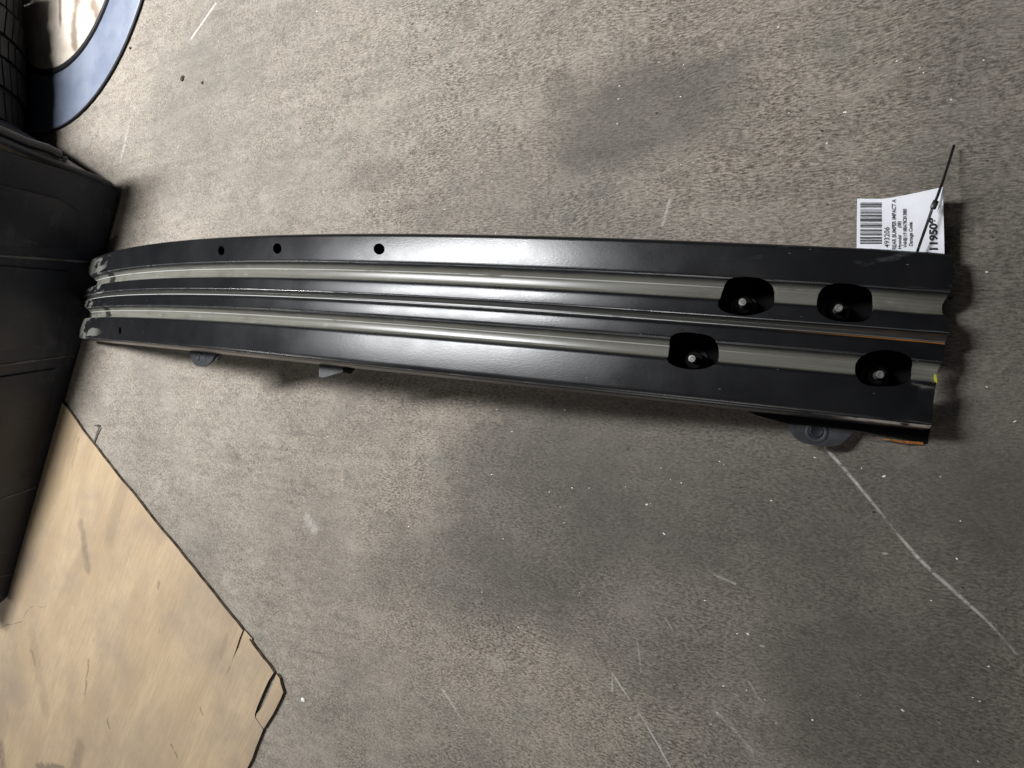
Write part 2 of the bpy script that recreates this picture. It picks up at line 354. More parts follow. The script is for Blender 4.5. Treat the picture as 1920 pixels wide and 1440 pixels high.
M_dark = simple('dark_steel', (0.004, 0.004, 0.004), 0.8, 0.12, var=0.3)
M_tab = simple('grey_black_steel', (0.035, 0.036, 0.040), 0.45, 0.5, var=0.3, scale=40)
M_zinc = simple('zinc_stud', (0.30, 0.29, 0.27), 0.46, 0.5, 0.8, var=0.3, scale=300)
M_rust = simple('rust', (0.40, 0.13, 0.03), 0.8, 0.2, var=0.5, scale=160, bump=0.5, col2=(0.50, 0.22, 0.06))
M_yellow = simple('yellow_paint', (0.62, 0.60, 0.05), 0.55, var=0.2)
M_bare = simple('bare_scraped_metal', (0.42, 0.40, 0.35), 0.5, 0.5, 0.2, var=0.35, scale=120)
M_paper = simple('white_label_paper', (0.80, 0.82, 0.86), 0.6, 0.3, var=0.03, scale=30)
M_ink = simple('black_ink', (0.012, 0.013, 0.018), 0.5, 0.3, var=0.1)
M_tie = simple('black_nylon', (0.010, 0.010, 0.011), 0.38, 0.5, var=0.2)
M_blue = simple('blue_plastic', (0.15, 0.178, 0.24), 0.5, 0.4, var=0.12, scale=11, col2=(0.20, 0.222, 0.275))
M_rubber = simple('black_rubber', (0.012, 0.012, 0.013), 0.6, 0.35, var=0.3, scale=40, bump=0.3)
def mat_pad():
    t = NT('stained_cream_foam'); p = t.pos(); q = flat(p, t)
    a = t.noise(p, 16, 5, 0.6); c = t.mix(t.ramp(a, .35, .7), (0.54, 0.47, 0.38), (0.70, 0.63, 0.54))
    w = t.math('MULTIPLY', t.math('SUBTRACT', t.noise(p, 22, 3), 0.5), 0.035)
    for A, B, wd in (((128, -20), (118, 78), .016), ((155, 0), (160, 30), .020), ((100, -10), (96, 40), .012)):
        d, h = t.segdist(q, at(*A, .036), at(*B, .036)); f = t.ramp(t.math('ADD', d, w), wd, 0.0)
        c = t.mix(t.math('MULTIPLY', f, 0.75), c, (0.11, 0.065, 0.04))
    return t.out(Base_Color=c, Roughness=0.8, Specular_IOR_Level=0.2, Normal=t.bump(t.noise(p, 60, 4), 0.3, 0.002))
M_cream = mat_pad()
M_brown = simple('brown_stain', (0.10, 0.06, 0.035), 0.8, 0.2)
M_wire = simple('steel_wire', (0.30, 0.30, 0.28), 0.4, 0.5, 0.8)
M_white = simple('white_chip', (0.75, 0.74, 0.70), 0.7, 0.3, var=0.1)
M_crumb = simple('dark_crumb', (0.05, 0.04, 0.032), 0.9, 0.2, var=0.4, scale=200)

# ------------------------------------------------------------------ floor
gx = np.linspace(-7, 4, 23); gy = np.linspace(-5, 5, 21)
V = [(x, y, 0) for x in gx for y in gy]
F = [[i * 21 + j, (i + 1) * 21 + j, (i + 1) * 21 + j + 1, i * 21 + j + 1] for i in range(22) for j in range(20)]
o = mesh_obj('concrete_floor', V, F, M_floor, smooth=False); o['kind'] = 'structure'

# ------------------------------------------------------------------ bumper bar: fitted arc
X0, Y0, Z0, YAW, ROLL, PITCH, A_, B_, C_, BW, BL = -0.80563, 0.11176, 0.18012, -0.08739, -0.0757, -0.00752, 0.15392, -0.01277, 0.01047, 0.15351, 1.48334
MROT = Matrix.Rotation(YAW, 3, 'Z') @ Matrix.Rotation(-PITCH, 3, 'Y') @ Matrix.Rotation(ROLL, 3, 'X')
def bar(s, u, h=0.0):
    """s -1..1 along (far to near), u 0..1 across (image top to bottom), h above the face"""
    z = -A_ * s * s - B_ * s ** 4 + C_ * s ** 3
    dz = (-2 * A_ * s - 4 * B_ * s ** 3 + 3 * C_ * s * s) / (BL / 2)
    n = Vector((-dz, 0, 1)).normalized()
    return MROT @ (Vector((s * BL / 2, (0.5 - u) * BW, z)) + n * h) + Vector((X0, Y0, Z0))
def bar_frame(s, u):
    p = bar(s, u); x = (bar(s + 1e-3, u) - p).normalized(); y = (bar(s, u - 1e-3) - p).normalized(); z = x.cross(y).normalized()
    return x, y, z
def proj(P):
    d = P - Vector((0, 0, CAM_H)); z = -d.dot(cB)
    return 960 + FPX * d.dot(cR) / z, 720 - FPX * d.dot(cU) / z
def bar_inv(px, py, h=0.0):
    s, u = (px - 960) / 900.0 * .9 + .3, 0.5
    for _ in range(30):
        x, y = proj(bar(s, u, h)); xs, ys = proj(bar(s + 1e-4, u, h)); xu, yu = proj(bar(s, u + 1e-4, h))
        a, b, c, d = (xs - x) / 1e-4, (xu - x) / 1e-4, (ys - y) / 1e-4, (yu - y) / 1e-4
        det = a * d - b * c; ex, ey = px - x, py - y
        s += max(-.3, min(.3, (d * ex - b * ey) / det)); u += max(-.3, min(.3, (a * ey - c * ex) / det))
    return s, u

# profile across the face: (u, h, part) ; part 0 painted panel, 1..3 groove channels
def prof():
    P = [(-0.014, -0.048), (-0.010, -0.012), (-0.006, -0.0045), (0.004, -0.0012), (0.016, 0.0), (0.028, 0.0001)]
    P += [(0.11, 0.0002), (0.196, 0.0001), (0.206, 0.0), (0.216, -0.0004), (0.223, -0.0016), (0.228, -0.0030)]
    g1 = len(P) - 1
    P += [(0.248, -0.0055), (0.268, -0.0076), (0.2705, -0.0080), (0.274, -0.0090), (0.279, -0.0094), (0.287, -0.0096), (0.325, -0.0097), (0.335, -0.0093), (0.340, -0.0080), (0.344, -0.0060)]
    g1e = len(P) - 1
    P += [(0.349, -0.0030), (0.354, -0.0012), (0.362, -0.0003), (0.372, 0.0), (0.380, 0.0001), (0.443, 0.0001), (0.449, 0.0), (0.457, -0.0005), (0.463, -0.0018)]
    g2 = len(P) - 1
    P += [(0.472, -0.0042), (0.480, -0.0050), (0.496, -0.0052), (0.504, -0.0048), (0.510, -0.0030)]
    g2e = len(P) - 1
    P += [(0.515, -0.0013), (0.523, -0.0002), (0.532, 0.0), (0.539, 0.0001), (0.596, 0.0001), (0.604, 0.0), (0.612, -0.0004), (0.618, -0.0016), (0.622, -0.0030)]
    g3 = len(P) - 1
    P += [(0.640, -0.0055), (0.658, -0.0076), (0.6605, -0.0080), (0.664, -0.0090), (0.669, -0.0094), (0.677, -0.0096), (0.712, -0.0097), (0.722, -0.0093), (0.727, -0.0080), (0.731, -0.0060)]
    g3e = len(P) - 1
    P += [(0.736, -0.0030), (0.741, -0.0012), (0.749, -0.0003), (0.760, 0.0), (0.770, 0.0001), (0.87, 0.0002), (0.945, 0.0001), (0.955, 0.0), (0.972, -0.0006), (0.986, -0.0024), (0.996, -0.0056), (1.001, -0.010), (1.012, -0.048)]
    return P, ((g1, g1e), (g2, g2e), (g3, g3e))
PR, GR = prof()
def part_of(j):
    for k, (a, b) in enumerate(GR):
        if a <= j < b: return k + 1
    return 0
# ragged ends: u -> s
def end_table(rows):
    T = [(u, bar_inv(x, y)[0]) for (u, x, y) in rows]
    us = [r[0] for r in T]; ss = [r[1] for r in T]
    return lambda u: float(np.interp(u, us, ss))
END_N = end_table([(0.0, 1790, 470), (0.10, 1792, 505), (0.19, 1787, 535), (0.225, 1783, 548), (0.26, 1777, 560), (0.31, 1774, 576), (0.355, 1776, 590), (0.38, 1779, 600), (0.46, 1779, 628),
                   (0.50, 1777, 640), (0.54, 1774, 652), (0.61, 1771, 678), (0.635, 1768, 684), (0.66, 1763, 690), (0.75, 1756, 712), (0.85, 1752, 750), (0.93, 1750, 780), (1.0, 1746, 800)])
END_F = end_table([(0.0, 166, 490), (0.1, 163, 505), (0.22, 168, 520), (0.3, 172, 532), (0.36, 166, 545), (0.45, 155, 553), (0.50, 152, 560), (0.56, 157, 575), (0.65, 160, 590), (0.76, 157, 600), (0.85, 150, 615), (1.0, 147, 635)])
NS, TH = 150, 0.0022
US = np.array([q[0] for q in PR]); HS = np.array([q[1] for q in PR])
def s_of(f, u):
    u = min(max(u, 0), 1); a, b = END_F(u), END_N(u); return a + (b - a) * f
def f_of(s, u):
    u = min(max(u, 0), 1); a, b = END_F(u), END_N(u); return (s - a) / (b - a)
def build_shell(outlines):
    """sheet built flat in (length, girth), openings cut there, then bent onto the arc"""
    bm = bmesh.new(); n = len(PR)
    gv = [[bm.verts.new((s_of(i / NS, PR[j][0]), PR[j][0], 0)) for j in range(n)] for i in range(NS + 1)]
    for i in range(NS):
        for j in range(n - 1):
            fc = bm.faces.new((gv[i][j], gv[i + 1][j], gv[i + 1][j + 1], gv[i][j + 1])); fc.material_index = part_of(j)
    for ou in outlines:
        O = [Vector((s, u, 0)) for s, u in ou]
        area = sum(O[i].x * O[(i + 1) % len(O)].y - O[(i + 1) % len(O)].x * O[i].y for i in range(len(O)))
        if area < 0: O.reverse()
        x0, x1 = min(p.x for p in O), max(p.x for p in O); y0, y1 = min(p.y for p in O), max(p.y for p in O)
        for i in range(len(O)):
            p, q = O[i], O[(i + 1) % len(O)]; d = q - p
            if d.length < 1e-6: continue
            fs = [f for f in bm.faces if max(v.co.x for v in f.verts) > x0 and min(v.co.x for v in f.verts) < x1 and max(v.co.y for v in f.verts) > y0 and min(v.co.y for v in f.verts) < y1]
            ge = fs + list({e for f in fs for e in f.edges}) + list({v for f in fs for v in f.verts})
            bmesh.ops.bisect_plane(bm, geom=ge, dist=1e-7, plane_co=p, plane_no=Vector((d.y, -d.x, 0)))
        def inside(c): return all((O[(i + 1) % len(O)] - O[i]).cross(c - O[i]).z > -1e-9 for i in range(len(O)))
        bmesh.ops.delete(bm, geom=[f for f in bm.faces if inside(f.calc_center_median())], context='FACES')
    uvl = bm.loops.layers.uv.new('UVMap')
    for f in bm.faces:
        for l in f.loops: l[uvl].uv = ((l.vert.co.x + 1) / 2, l.vert.co.y)
    for v in bm.verts:
        s, u = v.co.x, v.co.y; h = float(np.interp(u, US, HS)); dh = 0.0
        if s < -0.70: dh = (-0.0008 * (1 + math.sin(u * 37)) + .0004 * math.sin(u * 70 + s * 60)) * ((-0.70 - s) / 0.30) ** 1.3
        if s > 0.93: dh = (-0.0032 * (1 + math.sin(u * 23 + 1)) + .0016 * math.sin(u * 60 - s * 120)) * ((s - 0.93) / 0.07)
        v.co = bar(s, u, h + dh)
    bmesh.ops.recalc_face_normals(bm, faces=bm.faces)
    up_ = sum((f.normal.z * f.calc_area() for f in bm.faces))
    if up_ < 0: bmesh.ops.reverse_faces(bm, faces=bm.faces)
    return bm
def ell(px, py, rx, ry, n=20, power=2.0):
    """(s,u) outline of a rounded opening given by its pixel centre and half sizes; power>2 squares it"""
    out = []
    for k in range(n):
        a = 2 * math.pi * k / n; c, s_ = math.cos(a), math.sin(a)
        x = math.copysign(abs(c) ** (2 / power), c); y = math.copysign(abs(s_) ** (2 / power), s_)
        out.append(bar_inv(px + rx * x, py + ry * y + 0.045 * rx * x))
    return out
OPEN = [((1200, 480), ((860, 245), (920, 215), (1080, 205), (1220, 225), (1300, 265), (1345, 320), (1345, 460), (1320, 530), (1150, 590), (1000, 600), (850, 565), (790, 525), (775, 470), (800, 400), (820, 320))),
        ((1500, 480), ((200, 340), (260, 290), (380, 268), (560, 285), (680, 315), (735, 365), (748, 480), (735, 570), (690, 635), (600, 662), (400, 660), (270, 625), (185, 565), (168, 500), (180, 410))),
        ((1200, 480), ((290, 830), (330, 785), (420, 760), (560, 770), (690, 792), (745, 830), (782, 900), (780, 1040), (740, 1090), (640, 1132), (480, 1138), (330, 1100), (265, 1045), (268, 960))),
        ((1500, 480), ((570, 1050), (640, 985), (760, 945), (900, 935), (1060, 970), (1130, 1030), (1150, 1110), (1140, 1200), (1100, 1255), (980, 1300), (800, 1310), (640, 1290), (580, 1235), (560, 1150)))]
def rough_open(q):
    (ox, oy), pts = q; P = [(ox + x / 5.3333, oy + y / 5.3333) for x, y in pts]
    c = []                                          # convex hull, then one corner cut for round corners
    P = sorted(P)
    def half(pp):
        h = []
        for p in pp:
            while len(h) > 1 and (h[-1][0] - h[-2][0]) * (p[1] - h[-2][1]) - (h[-1][1] - h[-2][1]) * (p[0] - h[-2][0]) <= 0: h.pop()
            h.append(p)
        return h[:-1]
    H = half(P) + half(P[::-1])
    out = []
    for i in range(len(H)):
        a, b = H[i], H[(i + 1) % len(H)]
        out += [(a[0] * .75 + b[0] * .25, a[1] * .75 + b[1] * .25), (a[0] * .25 + b[0] * .75, a[1] * .25 + b[1] * .75)]
    return [bar_inv(x, y) for x, y in out]
HOLES = [(415, 470, 6, 9), (520, 466, 8, 10), (711, 467, 10.5, 10.5), (225, 620, 2.6, 7)]
bar_root = empty('bumper_bar', (X0, Y0, 0), 'long arched black steel bumper reinforcement bar with olive grooves lying on the concrete', 'bumper bar')
def build_bar():
    outs = [rough_open(q) for q in OPEN] + [ell(*q, n=18) for q in HOLES]
    full = build_shell(outs)
    for k, nm in ((0, 'face_panel'), (1, 'groove_channel'), (2, 'centre_groove'), (3, 'groove_channel')):
        bm = full.copy()
        bmesh.ops.delete(bm, geom=[f for f in bm.faces if f.material_index != k], context='FACES')
        for f in bm.faces: f.material_index = 0
        isl = islands(bm)
        for g in isl:
            b2 = bm.copy(); b2.faces.ensure_lookup_table()
            keep = set(g); bmesh.ops.delete(b2, geom=[f for f in b2.faces if f.index not in keep], context='FACES')
            pm = bpy.data.meshes.new(nm); b2.to_mesh(pm); b2.free(); pm.materials.append((M_black, M_primer, M_centre, M_primer)[k])
            o = bpy.data.objects.new('tmp', pm); C.objects.link(o)
            md = o.modifiers.new('t', 'SOLIDIFY'); md.thickness = TH; md.offset = -1; md.use_even_offset = False
            dg = bpy.context.evaluated_depsgraph_get(); res = bpy.data.meshes.new_from_object(o.evaluated_get(dg), depsgraph=dg)
            bpy.data.objects.remove(o); res.name = nm
            link({0: 'face_panel' if len(g) > 300 else 'face_panel', 1: 'groove_channel', 2: 'centre_groove', 3: 'groove_channel'}[k], res, None, bar_root, angle=50)
def islands(bm):
    bm.faces.ensure_lookup_table(); bm.faces.index_update(); seen = set(); out = []
    for f in bm.faces:
        if f.index in seen: continue
        st, g = [f], []; seen.add(f.index)
        while st:
            x = st.pop(); g.append(x.index)
            for e in x.edges:
                for y in e.link_faces:
                    if y.index not in seen: seen.add(y.index); st.append(y)
        out.append(g)
    return out
build_bar()
# closing plate at the back
BH = -0.048
V = []; N2 = 60
for i in range(N2 + 1):
    f = i / N2
    for u, h in ((-0.014, BH + .0012), (1.012, BH + .0012), (1.012, BH - .0018), (-0.014, BH - .0018)):
        uu = min(max(u, 0), 1); s = END_F(uu) + (END_N(uu) - END_F(uu)) * f
        V.append(bar(s * .995, u, h))
F = [[i * 4 + j, i * 4 + (j + 1) % 4, i * 4 + 4 + (j + 1) % 4, i * 4 + 4 + j] for i in range(N2) for j in range(4)] + [[3, 2, 1, 0], [N2 * 4 + k for k in range(4)]]
mesh_obj('back_plate', V, F, M_dark, bar_root)
# bolts: stud with nut and sleeve, standing behind each opening
def placed(V, s, u, h):
    x, y, z = bar_frame(s, u); p = bar(s, u, h)
    return [p + x * v[0] + y * v[1] + z * v[2] for v in V]
for px, py in ((1392, 566), (1573, 577), (1297, 672), (1651, 702)):
    s, u = bar_inv(px, py, -0.010)
    r = 0.0037
    v, f = lathe([(r * .96, -0.036), (r, 0.0), (r * .90, 0.0006), (r * .45, 0.0007), (r * .35, 0.0001)], 24)
    b = mesh_obj('bolt', placed(v, s, u, -0.012), f, M_zinc, bar_root)
    V6, F6 = [], []
    prof6 = [(0.0082, -0.036), (0.0086, -0.020), (0.0082, -0.0175), (0.0062, -0.0172), (0.0046, -0.0185)]
    v, f = lathe(prof6, 18)
    mesh_obj('nut', placed(v, s, u, -0.012), f, M_dark, b)
    v, f = lathe([(0.0125, -0.0362), (0.0125, -0.0335), (0.0088, -0.0330)], 28)
    mesh_obj('washer', placed(v, s, u, -0.0116), f, M_tab, b)
# mounting tabs and bracket hanging from the underside
def tab_from(pixels, h, th, name, mat, holes=None, parent=bar_root):
    if name == 'mounting_tab':
        q = []
        for i in range(len(pixels)):
            a, b = pixels[i], pixels[(i + 1) % len(pixels)]
            q += [(a[0] * .75 + b[0] * .25, a[1] * .75 + b[1] * .25), (a[0] * .25 + b[0] * .75, a[1] * .25 + b[1] * .75)]
        pixels = q
    su = [bar_inv(x, y, h) for x, y in pixels]
    n = len(su)
    V = [bar(s, u, h) for s, u in su] + [bar(s, u, h - th) for s, u in su]
    F = [list(range(n)), list(range(2 * n - 1, n - 1, -1))] + [[(i + 1) % n, i, n + i, n + (i + 1) % n] for i in range(n)]
    o_ = mesh_obj(name, V, F, mat, parent)
    return o_
def disc(px, py, h, r, name, mat, parent, ry=None, hh=0.001):
    s, u = bar_inv(px, py, h); v, f = lathe([(r, -hh), (r, 0), (r * .8, hh * .6), (r * .6, hh * .2)], 24)
    return mesh_obj(name, placed(v, s, u, h), f, mat, parent)
def ring_lip(px, py, h, r, name, mat, parent):
    s, u = bar_inv(px, py, h); V, F = [], []
    n, k = 28, 8
    for i in range(n):
        a = 2 * math.pi * i / n
        for j in range(k):
            b_ = 2 * math.pi * j / k; rr = r + .0022 * math.cos(b_)
            V.append((rr * math.cos(a), rr * math.sin(a), .0014 * math.sin(b_)))
    F = [[i * k + j, i * k + (j + 1) % k, ((i + 1) % n) * k + (j + 1) % k, ((i + 1) % n) * k + j] for i in range(n) for j in range(k)]
    return mesh_obj(name, placed(V, s, u, h), F, mat, parent)
# near bracket: flaring plate under the near end
t = tab_from([(1340, 745), (1420, 779), (1470, 793), (1600, 806), (1690, 823), (1738, 832), (1745, 800), (1745, 740)], -0.050, 0.003, 'mount_bracket', M_dark)
t = tab_from([(1470, 780), (1476, 800), (1492, 824), (1510, 832), (1545, 838), (1572, 836), (1590, 822), (1603, 806), (1603, 780)], -0.0535, 0.003, 'mounting_tab', M_tab)
ring_lip(1531, 810, -0.0535, 0.0085, 'hole_lip', M_tab, t); disc(1531, 808, -0.0533, 0.0068, 'bolt_hole', M_ink, t)
t = tab_from([(352, 645), (358, 672), (364, 684), (374, 688), (386, 687), (396, 678), (404, 664), (415, 655), (415, 640)], -0.050, 0.003, 'mounting_tab', M_tab)
ring_lip(374, 672, -0.0500, 0.0065, 'hole_lip', M_tab, t); disc(374, 670, -0.0498, 0.0048, 'bolt_hole', M_ink, t)
t = tab_from([(404, 640), (402, 676), (406, 676), (418, 655), (418, 640)], -0.0535, 0.004, 'bracket_rib', M_tab)
t = tab_from([(598, 665), (598, 706), (606, 708), (648, 695), (652, 690), (652, 672)], -0.052, 0.003, 'small_bracket', M_tab)
tab_from([(643, 672), (643, 699), (648, 699), (655, 692), (655, 674)], -0.0505, 0.010, 'bracket_rib', M_dark)
# scraped bright lip on the near lower corner, rust flakes, yellow mark
def strip_on(name, pts, h, mat, th=0.0008):
    return tab_from(pts, h, th, name, mat)
0 and strip_on('scraped_edge', [(1672, 786), (1700, 788), (1722, 791), (1748, 793), (1748, 797), (1725, 797), (1712, 796), (1690, 792)], -0.004, M_bare)
strip_on('rust_edge', [(1640, 820), (1690, 826), (1730, 829), (1733, 834), (1700, 832), (1688, 830), (1660, 824)], -0.0495, M_rust, 0.004)
strip_on('yellow_paint_mark', [(1751, 692), (1754, 694), (1758, 720), (1752, 722)], -0.010, M_yellow, 0.003)

# ------------------------------------------------------------------ parts tag and zip tie
def sheet_point(a, b):
    """a 0..1 left to right, b 0..1 bottom to top of the tag; curls up to the right"""
    xb = 1606 + (1771 - 1606) * a; yb = 474 + 6 * a
    xt = 1607 + (1768 - 1607) * a; yt = 372.5 + 1.0 * a - 23 * max(0, a - .30) ** 1.15 / .7 ** 1.15
    zz = 0.010 + 0.020 * a ** 1.5
    return at(xb + (xt - xb) * b, yb + (yt - yb) * b, zz + .004 * b * a)
tag_root = empty('parts_tag', at(1690, 440, 0), 'white paper parts label with barcode poking out behind the near end of the bumper bar', 'label')
NA, NB = 24, 10
V = [sheet_point(i / NA, j / NB) for i in range(NA + 1) for j in range(NB + 1)]
V += [v - Vector((0, 0, 0.0005)) for v in V]
K = (NA + 1) * (NB + 1)
F = []
for i in range(NA):
    for j in range(NB):
        a = i * (NB + 1) + j
        F.append([a, a + NB + 1, a + NB + 2, a + 1]); F.append([K + a, K + a + 1, K + a + NB + 2, K + a + NB + 1])
bd = [i * (NB + 1) for i in range(NA + 1)] + [NA * (NB + 1) + j for j in range(1, NB + 1)] + [i * (NB + 1) + NB for i in range(NA - 1, -1, -1)] + [j for j in range(NB - 1, 0, -1)]
F += [[bd[i], bd[(i + 1) % len(bd)], K + bd[(i + 1) % len(bd)], K + bd[i]] for i in range(len(bd))]
mesh_obj('paper', V, F, M_paper, tag_root)
# folded right-hand corner flap
fl = [at(1768, 350.5, .036), at(1771, 357, .034), at(1771.5, 372, .032), at(1757, 398, .0335), at(1763, 372, .035)]
fv = fl + [p - Vector((0, 0, .0006)) for p in fl]
mesh_obj('folded_corner', fv, [[0, 1, 2, 3, 4], [9, 8, 7, 6, 5]] + [[(i + 1) % 5, i, 5 + i, 5 + (i + 1) % 5] for i in range(5)], M_paper, tag_root, smooth=False)
LIFT = Vector((0, 0, 0.0006))
def ab(px, py):   # approximate inverse of sheet_point
    a = (px - 1607) / 163.0; 
    yb = 474 + 6 * a; yt = 372.5 + 1.0 * a - 23 * max(0, a - .30) ** 1.15 / .7 ** 1.15
    return a, (py - yb) / (yt - yb)
# barcode: bars run along x, stacked in y (y pixel, thickness px)
V, F = [], []
bars = [(380.5, 1.0), (383.2, 1.5), (386.6, 1.5), (389.3, .7), (392.5, .7), (394.6, .6), (396.6, .7), (399.3, 1.6), (403.9, 1.7), (406.4, .7), (408.2, .6), (410, .7), (411.6, 1.4), (414.4, 1.5),
        (418.3, .7), (420.2, .7), (422.8, 1.5), (425, .7), (427, .8), (431.6, 1.6), (434, .6), (436, .7), (438.9, 1.5), (441.2, .7), (445.7, 1.6), (448, .7), (450.8, 1.4), (453, .6), (456, 1.6)]
for y, th in bars:
    for i in range(9):
        for yy in (y - th * (.85 if th > 1.2 else .55), y + th * (.85 if th > 1.2 else .55)):
            a, b = ab(1613.5 + 40.5 * i / 8, yy); V.append(sheet_point(a, b) + LIFT)
    k = len(V) - 18
    F += [[k + 2 * i, k + 2 * i + 1, k + 2 * i + 3, k + 2 * i + 2] for i in range(8)]
mesh_obj('barcode', V, F, M_ink, tag_root, smooth=False)
def print_text(txt, x, y, size, name, squeeze=1.0, bold=0.0):
    """text reading upward in the picture: baseline at pixel x, start at pixel y"""
    cu = bpy.data.curves.new('t', 'FONT'); cu.body = txt; cu.size = 1; cu.offset = bold
    to = bpy.data.objects.new('t', cu); C.objects.link(to)
    dg = bpy.context.evaluated_depsgraph_get(); me = bpy.data.meshes.new_from_object(to.evaluated_get(dg), depsgraph=dg)
    bpy.data.objects.remove(to)
    for v in me.vertices:
        px, py = x - v.co.y * size, y - v.co.x * size * squeeze
        a, b = ab(px, py); v.co = sheet_point(a, b) + LIFT
    me.name = name
    return link(name, me, M_ink, tag_root, smooth=False)
print_text('493206', 1668, 464, 13.5, 'printed_line', 0.95, .012)
print_text('REAR BUMPER IMPACT A', 1680.5, 468, 10.6, 'printed_line', 0.80, .022)
print_text('Hyundai      (08)', 1690, 467, 9.2, 'printed_line', 0.86, .022)
print_text('VHH8J11F18BA78C813883', 1700.5, 464, 9.4, 'printed_line', 0.69, .022)
print_text('Damage Code:', 1711, 462, 9.6, 'printed_line', 0.80, .022)
print_text('119508', 1757, 472, 20, 'printed_number', 1.05, 0.045)

path = [(1789, 272, .010), (1783, 292, .016), (1775, 318, .026), (1766, 345, .038), (1757, 370, .0445), (1749, 388, .0455), (1741, 412, .0445), (1731, 440, .041), (1722, 466, .036), (1716, 484, .030)]
v, f = tube([at(*q) for q in path], 0, 8, (0.0012, 0.0009))
zt = empty('zip_tie', at(1749, 388, 0.0), 'thin black nylon zip tie threaded across the white parts label', 'zip tie')
mesh_obj('strap', v, f, M_tie, zt)
hp = at(1752, 384, .0448)
hd = bpy.data.meshes.new('lock_head'); bm = bmesh.new()
ax = (at(1757, 370, .0445) - at(1749, 388, .0455)).normalized()
bmesh.ops.create_cube(bm, size=1, matrix=Matrix.Translation(hp) @ ax.to_track_quat('X', 'Z').to_matrix().to_4x4() @ Matrix.Diagonal((.0075, .0048, .0042, 1)))
bm.to_mesh(hd); bm.free(); bevel(hd, .001, 2); link('lock_head', hd, M_tie, zt)

# ------------------------------------------------------------------ plywood sheet with split corner
from mathutils.geometry import delaunay_2d_cdt
def slab(name, pts, z0, z1, parent):
    n = len(pts); r = delaunay_2d_cdt([Vector((p.x, p.y)) for p in pts], [], [list(range(n))], 1, 1e-7)
    vv, ff = r[0], r[2]; N = len(vv)
    V = [(p.x, p.y, z1) for p in vv] + [(p.x, p.y, z0) for p in vv]
    cnt = {}
    for q in ff:
        for i in range(len(q)): e = (q[i], q[(i + 1) % len(q)]); cnt[e] = 1
    F = [list(q) for q in ff] + [[N + i for i in q[::-1]] for q in ff]; top = len(ff)
    for (i, j) in cnt:
        if (j, i) not in cnt: F.append([j, i, N + i, N + j])
    me = bpy.data.meshes.new(name); me.from_pydata(V, [], F); me.materials.append(M_ply); me.materials.append(M_ply_edge)
    for i, q in enumerate(me.polygons): q.material_index = 0 if i < top else 1
    return link(name, me, None, parent, smooth=False)
def ply_poly(name, pix, parent, dz=0.0):
    return slab(name, [at(x, y, PLY) for x, y in pix], 0.0017, PLY + dz, parent)
ply = empty('plywood_sheet', at(300, 1250, 0), 'worn tan plywood sheet with split corner on the floor under the black bin', 'plywood')
def jag(a, b, n, amp):
    out = []
    for i in range(n):
        k = i / n; out.append((a[0] + (b[0] - a[0]) * k + random.uniform(-amp, amp), a[1] + (b[1] - a[1]) * k + random.uniform(-amp, amp)))
    return out
board = jag((118, 757), (232, 906), 9, 1.6) + jag((232, 906), (361, 1064), 9, 1.0) + jag((361, 1064), (455, 1182), 7, .8)
board += [(455, 1182), (449, 1197), (441, 1222), (433, 1246), (424, 1266), (423, 1268), (429, 1257), (438, 1233), (446, 1216), (456, 1208), (465, 1201)]   # slit 1
board += jag((466, 1199), (512, 1258), 5, .8) + [(513, 1261), (503, 1277), (493, 1299), (483, 1323), (478, 1338), (478, 1345), (488, 1360), (493, 1367)]
board += jag((492, 1369), (466, 1436), 4, 1.2)
far = at(466, 1436, PLY); crn = at(505, 1366, PLY); e2 = (at(466, 1436, PLY) - at(520, 1325, PLY)).normalized(); e1 = (at(118, 757, PLY) - at(455, 1182, PLY)).normalized()
p_end = far + e2 * 0.75; q0 = at(118, 757, PLY) + e1 * 0.12; q1 = q0 + e2 * 1.05; 
def pix(P): return proj(P)
board += [pix(p_end)] if False else []
pts = [at(x, y, PLY) for x, y in board] + [p_end, q0 + e2 * 1.3, q0]
slab('board', pts, 0.0015, PLY, ply)
ply_poly('splinter', [(518, 1264), (524, 1272), (526, 1282), (531, 1298), (526, 1310), (512, 1338), (494.5, 1366), (489.5, 1360.5), (479.5, 1345), (481, 1339), (494, 1322), (504, 1301), (512, 1282)], ply)

ply_poly('lower_ply', [(450, 1178), (457, 1184), (470, 1199), (464, 1206), (440, 1226), (446, 1200)], ply, -0.003)

# ------------------------------------------------------------------ black bin
ZB = 0.018
B1, B2 = at(216, 366, ZB), at(4, 1122, ZB)
up = Vector((0.20, -0.04, 0.975)).normalized()
nf = (B2 - B1).cross(up).normalized()
def fp(px, py): return on_plane(px, py, B1, nf)
bin_root = empty('storage_bin', at(150, 560, 0), 'large dusty black plastic bin at the far end of the bumper bar', 'bin')
if nf.dot(Vector((1, 0, 0))) < 0: nf = -nf
# face outline, rounded lower corners, running out of frame on the left
face = [(-70, 256), (0, 280), (60, 300), (120, 318), (180, 338), (204, 347), (216, 357), (219, 369), (217, 384), (204, 434), (188, 500), (170, 570), (150, 640), (134, 700), (116, 766), (92, 850), (64, 950), (40, 1045), (29, 1103), (22, 1112), (0, 1131), (-70, 1170)]
fpt = [fp(x, y) for x, y in face]
depth = 0.5
back = [p - nf * depth for p in fpt]
n = len(fpt)
mesh_obj('bin_wall', fpt + back, [list(range(n)), list(range(2 * n - 1, n - 1, -1))] + [[(i + 1) % n, i, n + i, n + (i + 1) % n] for i in range(n)], M_bin, bin_root, angle=40)
def rib(a, b, r, name='rib', mat=M_bin, lift=0.0):
    A, B = fp(*a) + nf * lift, fp(*b) + nf * lift
    P = [A.lerp(B, k / 10) + nf * random.uniform(-.0004, .0004) for k in range(11)]
    v, f = tube(P, r, 8); return mesh_obj(name, v, f, mat, bin_root)
